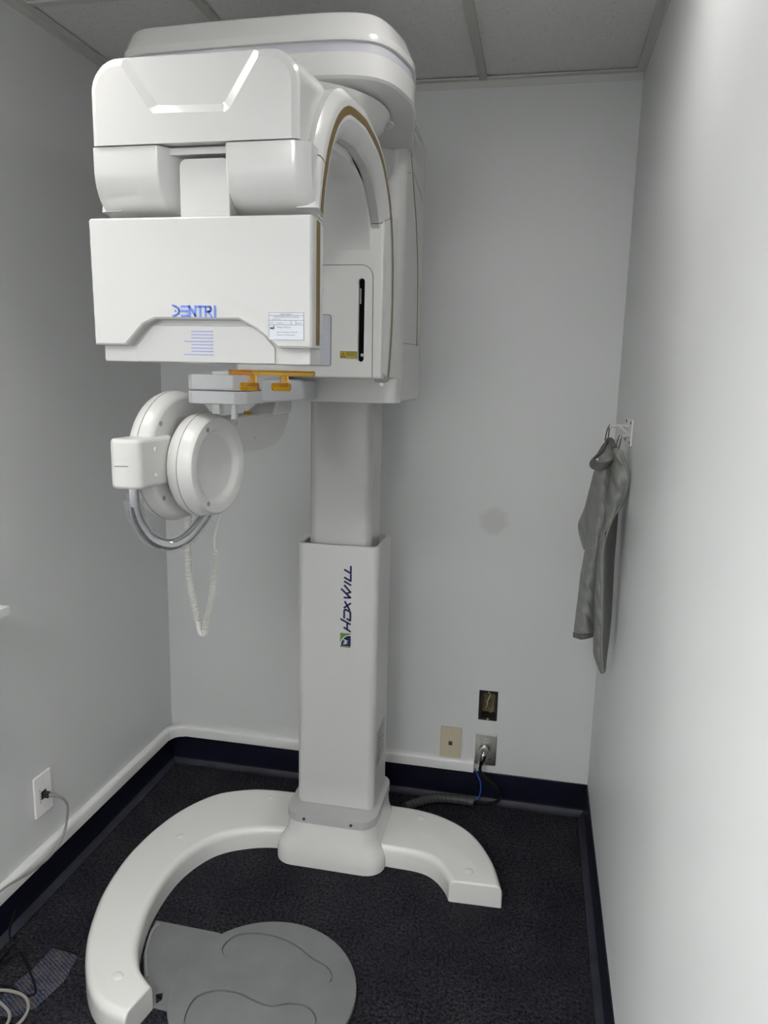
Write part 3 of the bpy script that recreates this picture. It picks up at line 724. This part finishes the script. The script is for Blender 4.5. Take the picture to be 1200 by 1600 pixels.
# coiled cord
cp = spline([(.524, -.85, 1.225), (.513, -.85, 1.160), (.511, -.85, 1.10), (.512, -.85, 1.04), (.515, -.85, 1.005), (.525, -.85, .95), (.533, -.85, .912)], 12)
cq = spline([(.549, -.85, .880), (.556, -.85, .91), (.568, -.85, .96), (.577, -.85, 1.01), (.580, -.85, 1.05), (.586, -.85, 1.095)], 12)
def coil(path, r, turns, wr):
    L = [0]
    for p, q in zip(path, path[1:]): L.append(L[-1]+(Vector(q)-Vector(p)).length)
    n = int(turns*10); out = []
    for k in range(n+1):
        s = L[-1]*k/n; i = max(j for j in range(len(L)-1) if L[j] <= s+1e-9)
        t = (s-L[i])/(L[i+1]-L[i]); p = Vector(path[i]).lerp(Vector(path[i+1]), t)
        tg = (Vector(path[i+1])-Vector(path[i])).normalized(); a = 2*math.pi*turns*k/n
        n1 = tg.cross(Vector((0, 1, 0))).normalized(); n2 = tg.cross(n1)
        out.append(tuple(p+r*(math.cos(a)*n1+math.sin(a)*n2)))
    return out
b = NB(); tube(b, coil(cp, .0064, 64, 0), .00165, 6); tube(b, coil(cq, .0064, 46, 0), .00165, 6)
tube(b, spline([(.533, -.85, .914), (.535, -.85, .892), (.541, -.85, .878), (.549, -.85, .878), (.552, -.85, .888)], 5), .0062, 12)
tube(b, spline([(.588, -.85, 1.097), (.583, -.852, 1.105), (.583, -.85, 1.13), (.590, -.85, 1.166), (.602, -.85, 1.214), (.606, -.86, 1.235)], 6), .0026, 8)
cord = obj('coiled_cord', b, CORDW, root); cord['label'] = 'white coiled cord hanging in a V'

# ------------------------------------------------------------------ foot plate
fp = thing('foot_plate', (.755, -.985, 0), 'round grey rubber foot plate with two footprint recesses', 'foot plate')
def ell(cx, cy, r, n=64): return [(cx+r*math.cos(2*math.pi*k/n), cy+r*math.sin(2*math.pi*k/n)) for k in range(n)]
b = NB(); prism(b, ell(.755, -.992, .234), 'z', .001, .013); bevel(b, .0025, 2, 60)
f1 = spline([(.600, -.880), (.618, -.838), (.665, -.818), (.730, -.818), (.790, -.836), (.845, -.868), (.885, -.884), (.908, -.905), (.912, -.932), (.885, -.948), (.845, -.946), (.79, -.928), (.73, -.912), (.665, -.922), (.615, -.912)], 4, True)
f2 = spline([(.600, -1.10), (.603, -1.052), (.645, -1.022), (.70, -1.018), (.745, -1.030), (.79, -1.036), (.835, -1.018), (.878, -1.018), (.908, -1.045), (.908, -1.085), (.87, -1.112), (.80, -1.118), (.73, -1.128), (.66, -1.145), (.615, -1.135)], 4, True)
cs = []
for f in (f1, f2):
    c_ = NB(); prism(c_, f, 'z', .0100, .03); cs.append(c_)
    c_ = NB(); g_ = offset(f[::-1], -.0013) if sum(p[0]*q[1]-q[0]*p[1] for p, q in zip(f, f[1:]+f[:1])) < 0 else offset(f, -.0013)
    g2 = offset(g_, .0028); n2 = len(g_)
    ro = [[c_.verts.new((x, y, z)) for x, y in gg] for gg, z in ((g_, .006), (g_, .03), (g2, .03), (g2, .006))]
    for q in range(4):
        for k in range(n2): c_.faces.new((ro[q][k], ro[q][(k+1) % n2], ro[(q+1) % 4][(k+1) % n2], ro[(q+1) % 4][k]))
    cs.append(c_)
b = boolean(b, cs); obj('round_plate', b, MATG, fp, 35)
tongue = [(.372, -.828), (.566, -.832), (.60, -.86), (.60, -1.12), (.548, -1.100), (.500, -1.097), (.487, -1.078), (.448, -1.03), (.402, -.95), (.378, -.87)]
b = NB(); prism(b, tongue[::-1], 'z', .0005, .0062)
c_ = NB(); prism(c_, [(.497, -1.060), (.512, -1.052), (.520, -1.074), (.512, -1.086)], 'z', -.01, .05)
b = boolean(b, [c_]); bevel(b, .0015, 1, 60); obj('tongue', b, MATG, fp)
b = NB(); tube(b, spline([(.388, -.842, .008), (.386, -.88, .008), (.409, -.95, .008), (.452, -1.022, .008)], 5), .004, 8); obj('edge_lip', b, GREYP, fp)

# ------------------------------------------------------------------ lead apron and hook
hk = thing('apron_hook', (W, -.40, 1.40), 'white metal double coat hook screwed to the right wall', 'hook')
WM = mat('white metal', (.72, .72, .70), .3, metal=.3)
b = NB(); prism(b, rrect(-.455, -.330, 1.362, 1.436, .004, 3), 'x', W-.005, W); bevel(b, .001, 1); pl_ = obj('back_plate', b, WM, hk)
for y, z in ((-.445, 1.425), (-.34, 1.425), (-.445, 1.373), (-.34, 1.373)):
    b = NB(); lathe(b, [(.004, W-.0066), (.004, W-.004)], (0, y, z), 'x', 10); obj('screw', b, SEAM, pl_)
b = NB(); tube(b, [(W-.003, -.375, 1.412), (1.57, -.375, 1.412), (1.545, -.378, 1.411), (1.538, -.385, 1.409)], .0042, 10); obj('prong', b, WM, hk)
b = NB(); tube(b, [(W-.003, -.43, 1.389), (1.570, -.44, 1.389), (1.5615, -.455, 1.387)], .0048, 10); obj('prong', b, WM, hk)
b = NB(); tube(b, [(1.570, -.376, 1.411), (1.592, -.43, 1.389)], .0036, 8); obj('brace', b, WM, hk)

ap = thing('lead_apron', (1.54, -.43, .73), 'grey vinyl lead apron hanging folded from the wall hook', 'apron')
def sheet(name, rows, m, sub=4, thick=.005, wr=.002, fr=(60, 40), parent=ap, bulge=0):
    g = []
    for r_ in rows:
        g.append([Vector(p) for p in spline(r_, sub)] if len(r_) > 2 else [Vector(r_[0]).lerp(Vector(r_[1]), t/(2*sub)) for t in range(2*sub+1)])
    cols_ = [spline([tuple(g[i][j]) for i in range(len(g))], 9) for j in range(len(g[0]))]
    nr = len(cols_[0]); b = NB(); vs = []
    for i in range(nr):
        row = []
        for j in range(len(cols_)):
            v = Vector(cols_[j][i])
            e = math.sin(math.pi*j/(len(cols_)-1))
            v.x -= wr*e*(math.sin(v.z*fr[0]*2.1+j*.8)+.6*math.sin(v.z*fr[0]*3.7+j*1.7)) ; v.y -= wr*e*math.sin(v.z*fr[1]*2.6+j*1.3)+bulge*e
            v.y -= .7*wr*e*math.sin(v.z*fr[0]*1.3+j*.9+math.sin(v.z*31)*1.5)
            v.x = min(v.x, W-.009)
            row.append(b.verts.new(v))
        vs.append(row)
    for i in range(nr-1):
        for j in range(len(cols_)-1):
            b.faces.new((vs[i][j], vs[i][j+1], vs[i+1][j+1], vs[i+1][j]))
    o = obj(name, b, m, parent, 180)
    sd = o.modifiers.new('s', 'SOLIDIFY'); sd.thickness = thick; sd.offset = 0
    return o, cols_
FOLD = [[(1.549, -0.44, 1.336), (1.555, -0.47, 1.359), (1.569, -0.48, 1.351)], [(1.549, -0.44, 1.296), (1.563, -0.5, 1.316), (1.585, -0.5, 1.305)], [(1.546, -0.44, 1.252), (1.561, -0.51, 1.268), (1.588, -0.51, 1.269)], [(1.543, -0.44, 1.199), (1.557, -0.51, 1.211), (1.579, -0.5, 1.219)], [(1.541, -0.44, 1.154), (1.547, -0.51, 1.171), (1.555, -0.51, 1.173)], [(1.532, -0.44, 1.09), (1.535, -0.5, 1.104), (1.539, -0.51, 1.106)], [(1.531, -0.44, 1.017), (1.536, -0.49, 1.031), (1.542, -0.5, 1.034)], [(1.531, -0.44, 0.943), (1.538, -0.49, 0.959), (1.546, -0.5, 0.962)], [(1.536, -0.44, 0.869), (1.543, -0.49, 0.886), (1.551, -0.5, 0.89)], [(1.539, -0.44, 0.812), (1.547, -0.48, 0.828), (1.556, -0.49, 0.832)], [(1.543, -0.45, 0.769), (1.552, -0.48, 0.778), (1.561, -0.48, 0.778)], [(1.562, -0.46, 0.727), (1.565, -0.47, 0.728), (1.568, -0.47, 0.732)]]
INNER = [[(1.555, -0.51, 1.173), (1.573, -0.43, 1.172), (1.583, -0.36, 1.169)], [(1.539, -0.51, 1.106), (1.567, -0.43, 1.09), (1.582, -0.37, 1.077)], [(1.542, -0.5, 1.034), (1.569, -0.43, 1.018), (1.582, -0.38, 1.002)], [(1.546, -0.5, 0.962), (1.573, -0.43, 0.944), (1.583, -0.39, 0.925)], [(1.551, -0.5, 0.89), (1.574, -0.44, 0.872), (1.583, -0.40, 0.858)], [(1.556, -0.49, 0.832), (1.57, -0.45, 0.819), (1.58, -0.42, 0.813)], [(1.561, -0.48, 0.778), (1.57, -0.46, 0.772), (1.576, -0.44, 0.778)], [(1.568, -0.47, 0.732), (1.57, -0.47, 0.732), (1.572, -0.46, 0.738)]]
MAIN = [[(1.512, -0.4, 1.294), (1.527, -0.46, 1.302), (1.551, -0.44, 1.331)], [(1.508, -0.38, 1.241), (1.526, -0.45, 1.252), (1.55, -0.44, 1.278)], [(1.506, -0.37, 1.185), (1.526, -0.44, 1.198), (1.547, -0.44, 1.208)], [(1.506, -0.37, 1.11), (1.521, -0.44, 1.126), (1.544, -0.44, 1.145)], [(1.503, -0.37, 1.054), (1.517, -0.44, 1.071), (1.533, -0.44, 1.081)], [(1.495, -0.38, 0.98), (1.51, -0.44, 0.997), (1.535, -0.43, 0.997)], [(1.493, -0.38, 0.923), (1.508, -0.44, 0.941), (1.533, -0.43, 0.941)], [(1.49, -0.38, 0.864), (1.507, -0.44, 0.885), (1.537, -0.42, 0.881)], [(1.488, -0.38, 0.815), (1.506, -0.44, 0.832), (1.538, -0.42, 0.832)], [(1.488, -0.38, 0.798), (1.508, -0.44, 0.815), (1.538, -0.42, 0.82)]]
SIDE = [[(1.515, -0.34, 1.282), (1.522, -0.38, 1.287)], [(1.508, -0.3, 1.22), (1.52, -0.37, 1.231)], [(1.499, -0.28, 1.159), (1.517, -0.37, 1.176)], [(1.487, -0.27, 1.118), (1.513, -0.37, 1.139)], [(1.487, -0.27, 1.093), (1.507, -0.37, 1.114)], [(1.496, -0.28, 1.062), (1.504, -0.37, 1.082)], [(1.503, -0.32, 1.046), (1.503, -0.37, 1.058)]]
fo, fcols = sheet('shoulder_fold', FOLD, CLOTH, 5, .005, .0032, (48, 40))
inn, _ = sheet('back_panel', INNER, CLOTH, 4, .005, .001, (12, 12))
mn, mcols = sheet('front_panel', MAIN, CLOTH, 6, .006, .0032, (62, 50), ap, -.004)
sdp, _ = sheet('side_panel', SIDE, CLOTH, 4, .006, .002, (55, 50))
edge = fcols[-1]
b = NB(); tube(b, [(x, y-.001, z) for x, y, z in edge], .0028, 6); obj('edge_binding', b, CLOTH, fo)
b = NB()
st_ = fcols[-2]
for i in range(1, len(st_)-1):
    for t in (0, .5):
        p = Vector(st_[i]).lerp(Vector(st_[i+1]), t); q = Vector(st_[i]).lerp(Vector(st_[i+1]), t+.28)
        p.y -= .0055; q.y -= .0055; tube(b, [p, q], .0011, 5)
obj('stitching', b, STITCH, fo)['kind'] = 'stuff'
hem = [MAIN[-2], [(x, y-.001, z-.004) for x, y, z in MAIN[-1]]]
sheet('hem', [[(x-.0005, y-.003, z-.004) for x, y, z in MAIN[-2]], [(x, y-.003, z-.002) for x, y, z in MAIN[-1]]], CLOTHD, 5, .008, .001, (50, 40), mn)
col = spline([(1.539, -.40, 1.372), (1.516, -.40, 1.334), (1.499, -.42, 1.316), (1.507, -.445, 1.306), (1.53, -.46, 1.310), (1.551, -.455, 1.327), (1.559, -.43, 1.340), (1.552, -.40, 1.356)], 5, True)
b = NB(); n_ = len(col); secs = []
for i in range(n_):
    p = Vector(col[i]); t = (Vector(col[(i+1) % n_])-Vector(col[i-1])).normalized()
    n1 = t.cross(Vector((.5, -.3, .8))).normalized(); n2 = t.cross(n1)
    secs.append([tuple(p+n1*(.0045*math.cos(a))+n2*(.0115*math.sin(a))) for a in [2*math.pi*k/10 for k in range(10)]])
loft(b, secs+[secs[0]], False, False); obj('collar_binding', b, CLOTHD, ap, 60)
b = NB(); vs = [b.verts.new(p) for p in col]; cc_ = b.verts.new(Vector((1.532, -.408, 1.338)))
for i in range(n_): b.faces.new((vs[i], vs[(i+1) % n_], cc_))
o = obj('collar_lining', b, CLOTH, ap, 60); sd = o.modifiers.new('s', 'SOLIDIFY'); sd.thickness = .003
b = NB(); tube(b, spline([(1.541, -.383, 1.414), (1.535, -.392, 1.40), (1.531, -.40, 1.375), (1.534, -.404, 1.368), (1.538, -.396, 1.375), (1.541, -.386, 1.405)], 5), .0022, 6); obj('hanging_loop', b, CLOTHD, ap)
b = NB(); tube(b, spline([(1.562, -.455, 1.392), (1.557, -.45, 1.37), (1.556, -.445, 1.335), (1.560, -.445, 1.335), (1.565, -.452, 1.37), (1.566, -.455, 1.391)], 5), .0022, 6); obj('hanging_loop', b, CLOTHD, ap)
planar('care_tag', rrect(1.509, 1.515, 1.320, 1.325, .001, 2), WHITEP, ap, (0, -.425, 0), (1, 0, 0), (0, 0, 1), (0, -1, 0))

# ------------------------------------------------------------------ wall plates
def plate_at(name, x0, x1, z0, z1, m, label, cat):
    t = thing(name, ((x0+x1)/2, 0, (z0+z1)/2), label, cat)
    b = NB(); prism(b, rrect(x0, x1, z0, z1, .002, 2), 'y', -.0065, 0); bevel(b, .0025, 2, 60); p = obj('face_plate', b, m, t); return t, p
t, p = plate_at('phone_jack', 1.066, 1.143, .164, .281, BEIGE, 'beige wall plate with a small phone socket', 'wall plate')
b = NB(); prism(b, rrect(1.097, 1.111, .212, .227, .001, 2), 'y', -.0078, -.004); s = obj('socket', b, mat('brown socket', (.09, .06, .035), .5), t)
b = NB(); prism(b, rrect(1.099, 1.109, .213, .219, .001, 2), 'y', -.0086, -.007); obj('socket_tab', b, BLACK, s)
for z in (.186, .260):
    b = NB(); lathe(b, [(.0028, -.0075), (.0028, -.006)], (1.1045, 0, z), 'y', 10); obj('screw', b, BEIGE, t)
    b = NB(); box(b, 1.1039, 1.1051, -.0079, -.0074, z-.0025, z+.0025); obj('screw_slot', b, SEAM, t)
t, p = plate_at('power_outlet', 1.194, 1.270, .150, .268, STEEL, 'stainless steel power outlet plate above the blue baseboard', 'outlet')
b = NB(); lathe(b, [(.019, -.009), (.018, -.0115), (.004, -.0115)], (1.228, 0, .212), 'y', 24); obj('receptacle', b, CHROME, t)
for x, z in ((1.232, .254), (1.211, .176), (1.247, .176)):
    b = NB(); lathe(b, [(.004, -.0085), (.003, -.0095), (.001, -.0095)], (x, 0, z), 'y', 12); obj('screw', b, CHROME, t)
pc = thing('power_plug', (1.226, -.02, .18), 'metal angled plug with black cord in the steel outlet', 'plug')
b = NB(); tube(b, spline([(1.229, -.0115, .214), (1.228, -.028, .212), (1.226, -.038, .203), (1.222, -.040, .186), (1.220, -.036, .172)], 4), [.0145]*5+[.0135]*4+[.012]*4+[.0095]*4, 16); obj('plug_body', b, CHROME, pc)
b = NB(); lathe(b, [(.0165, -.030), (.0165, -.022)], (1.2285, 0, .2125), 'y', 20); obj('locking_ring', b, STEEL, pc)
b = NB(); box(b, 1.219, 1.224, -.0535, -.030, .188, .199); obj('cord_clamp', b, BLACK, pc)
b = NB(); tube(b, spline([(1.220, -.036, .174), (1.217, -.034, .142), (1.233, -.035, .122), (1.262, -.036, .100), (1.288, -.036, .075), (1.293, -.036, .05), (1.282, -.036, .03), (1.255, -.034, .018), (1.215, -.032, .014), (1.195, -.032, .016)], 5), .0055, 10); obj('power_cord', b, CABLEK, pc)
# open box in the back wall
t = thing('junction_box', (1.2325, .03, .377), 'open black electrical box hole above the steel outlet', 'wall box')
b = NB(); prism(b, rrect(HX0+.0005, HX1-.0005, HZ0+.0005, HZ1-.0005, .003, 2), 'y', -.001, .066)
c_ = NB(); prism(c_, rrect(HX0+.009, HX1-.009, HZ0+.009, HZ1-.009, .003, 2), 'y', -.02, .060); 
obj('box_shell', boolean(b, [c_]), BLACK, t)
b = NB(); prism(b, rrect(HX0+.0095, HX1-.0095, HZ0+.010, HZ1-.012, .004, 2), 'y', .052, .0595); obj('insulation', b, GROUT, t)
b = NB(); tube(b, spline([(1.243, .045, .418), (1.236, .02, .405), (1.229, .018, .385), (1.227, .03, .362), (1.222, .05, .345)], 5), .0017, 6); obj('wire', b, CORDW, t)
b = NB(); tube(b, spline([(1.246, .045, .385), (1.249, .02, .362), (1.243, .018, .345), (1.236, .035, .338)], 5), .0014, 6); obj('wire', b, CABLEG, t)
for z in (HZ0+.006, HZ1-.006):
    b = NB(); lathe(b, [(.0035, -.0025), (.0035, 0)], (1.233, 0, z), 'y', 10); obj('screw', b, STEEL, t)
# left wall data jack
t = thing('data_jack', (0, -.785, .32), 'white wall plate with a plugged grey network cable on left wall', 'wall plate')
b = NB(); prism(b, rrect(-.823, -.748, .258, .382, .003, 3), 'x', 0, .0065); bevel(b, .002, 2, 60); obj('face_plate', b, PLATEW, t)
for z in (.280, .360):
    b = NB(); lathe(b, [(.003, .006), (.003, .0075)], (0, -.785, z), 'x', 10); obj('screw', b, mat('screw white', (.85, .84, .82), .25), t)
b = NB(); box(b, .006, .0085, -.797, -.776, .306, .330); obj('socket', b, BLACK, t)
b = NB()
for i in range(5): box(b, .006, .0072, -.803, -.800, .298+.009*i, .303+.009*i)
obj('plate_print', b, GREYP, t)
nc = thing('network_cable', (.02, -.79, .315), 'grey network cable drooping from the left wall jack', 'cable')
b = NB(); box(b, .0085, .026, -.794, -.779, .311, .326); bevel(b, .0015, 2); obj('connector', b, BLACK, nc)
b = NB(); tube(b, spline([(.024, -.786, .318), (.034, -.78, .316), (.044, -.769, .306)], 4), [.0068]*3+[.006]*3+[.0045]*3, 10); obj('strain_relief', b, CABLEG, nc)
b = NB(); tube(b, spline([(.040, -.773, .310), (.048, -.755, .29), (.045, -.735, .255), (.038, -.730, .215), (.034, -.742, .172), (.032, -.772, .146), (.031, -.817, .136), (.030, -.874, .142), (.031, -.939, .158), (.031, -1.013, .175), (.032, -1.15, .176), (.032, -1.4, .17)], 6), .0034, 8); obj('cable_run', b, CABLEG, nc)
# shelf corner
sh = thing('wall_shelf', (.07, -1.4, .946), 'thick white shelf whose corner shows at the left edge', 'shelf')
b = NB(); box(b, .001, .122, -1.75, -1.012, .946, .968); bevel(b, .0015, 2); obj('shelf_board', b, SHELF, sh)
for y in (-1.2, -1.6):
    b = NB(); prism(b, [(.001, .946), (.10, .946), (.10, .938), (.012, .85), (.001, .85)], 'y', y-.008, y+.008); obj('bracket', b, SHELF, sh)
# spiral-wrapped loom along the wall
lm = thing('cable_loom', (1.08, -.05, .02), 'dark grey spiral-wrapped cable bundle along the back baseboard', 'cable')
lpth = spline([(.965, -.130, .019), (.995, -.10, .020), (1.03, -.072, .021), (1.07, -.052, .022), (1.12, -.045, .022), (1.20, -.043, .021)], 6)
b = NB(); tube(b, lpth, .0165, 14); obj('loom_sleeve', b, LOOM, lm)
L = len(lpth)
for i in range(2, L-1, 2):
    b = NB(); p = Vector(lpth[i]); t_ = (Vector(lpth[i+1])-Vector(lpth[i-1])).normalized()+Vector((0, 0, .25)); t_.normalize()
    tube(b, [p-t_*.0009, p+t_*.0009], .0170, 14); obj('spiral_gap', b, CABLEK, lm)
b = NB(); tube(b, spline([(1.196, -.022, .140), (1.206, -.030, .126), (1.219, -.034, .10), (1.223, -.036, .068), (1.216, -.038, .034), (1.195, -.040, .022)], 5), .0022, 8)
tag(obj('blue_wire', b, CABLEB), 'thin blue wire from the raceway end to the cable bundle', 'wire')
# worn patch of carpet and floor cables at lower left
b = NB(); prism(b, [(.152, -.981), (.19, -.984), (.233, -.990), (.238, -1.02), (.250, -1.07), (.240, -1.12), (.232, -1.16), (.20, -1.195), (.15, -1.20), (.13, -1.18), (.128, -1.14), (.135, -1.10), (.148, -1.05)][::-1], 'z', .0002, .0012)
o = obj('worn_patch', b, PATCH, floor); o['label'] = 'blue woven backing showing through worn carpet'
b = NB(); tube(b, [(.150, -.979, .003), (.19, -.981, .004), (.235, -.988, .002)], .0022, 6); obj('frayed_edge', b, CABLEK, floor)
b = NB(); tube(b, spline([(.060, -1.30, .006), (.058, -1.15, .006), (.075, -1.03, .012), (.105, -1.035, .010), (.15, -1.07, .006), (.190, -1.105, .005), (.205, -1.125, .005), (.190, -1.135, .005), (.15, -1.125, .005), (.11, -1.12, .005), (.05, -1.15, .005)], 6), .0026, 8)
tag(obj('floor_cable', b, CABLEK), 'thin black cable looped on the worn carpet', 'cable')
b = NB(); tube(b, spline([(.06, -1.20, .006), (.10, -1.145, .006), (.155, -1.135, .007), (.195, -1.145, .006), (.222, -1.175, .006), (.225, -1.215, .006), (.20, -1.26, .006)], 6), .0040, 8)
tag(obj('floor_cable', b, CABLEG), 'thicker grey cable curling on the carpet at lower left', 'cable')
b = NB(); tube(b, spline([(.05, -1.22, .0165), (.115, -1.17, .007), (.165, -1.18, .006), (.195, -1.205, .006), (.205, -1.25, .006)], 6), .0038, 8)
tag(obj('floor_cable', b, CABLEG), 'grey cable end in the bottom left corner of floor', 'cable')
b = NB(); tube(b, spline([(.048, -.985, .10), (.040, -1.00, .05), (.045, -1.01, .012), (.05, -1.06, .005), (.05, -1.2, .005)], 6), .003, 8)
tag(obj('floor_cable', b, CABLEK), 'black cable dropping beside the left baseboard', 'cable')
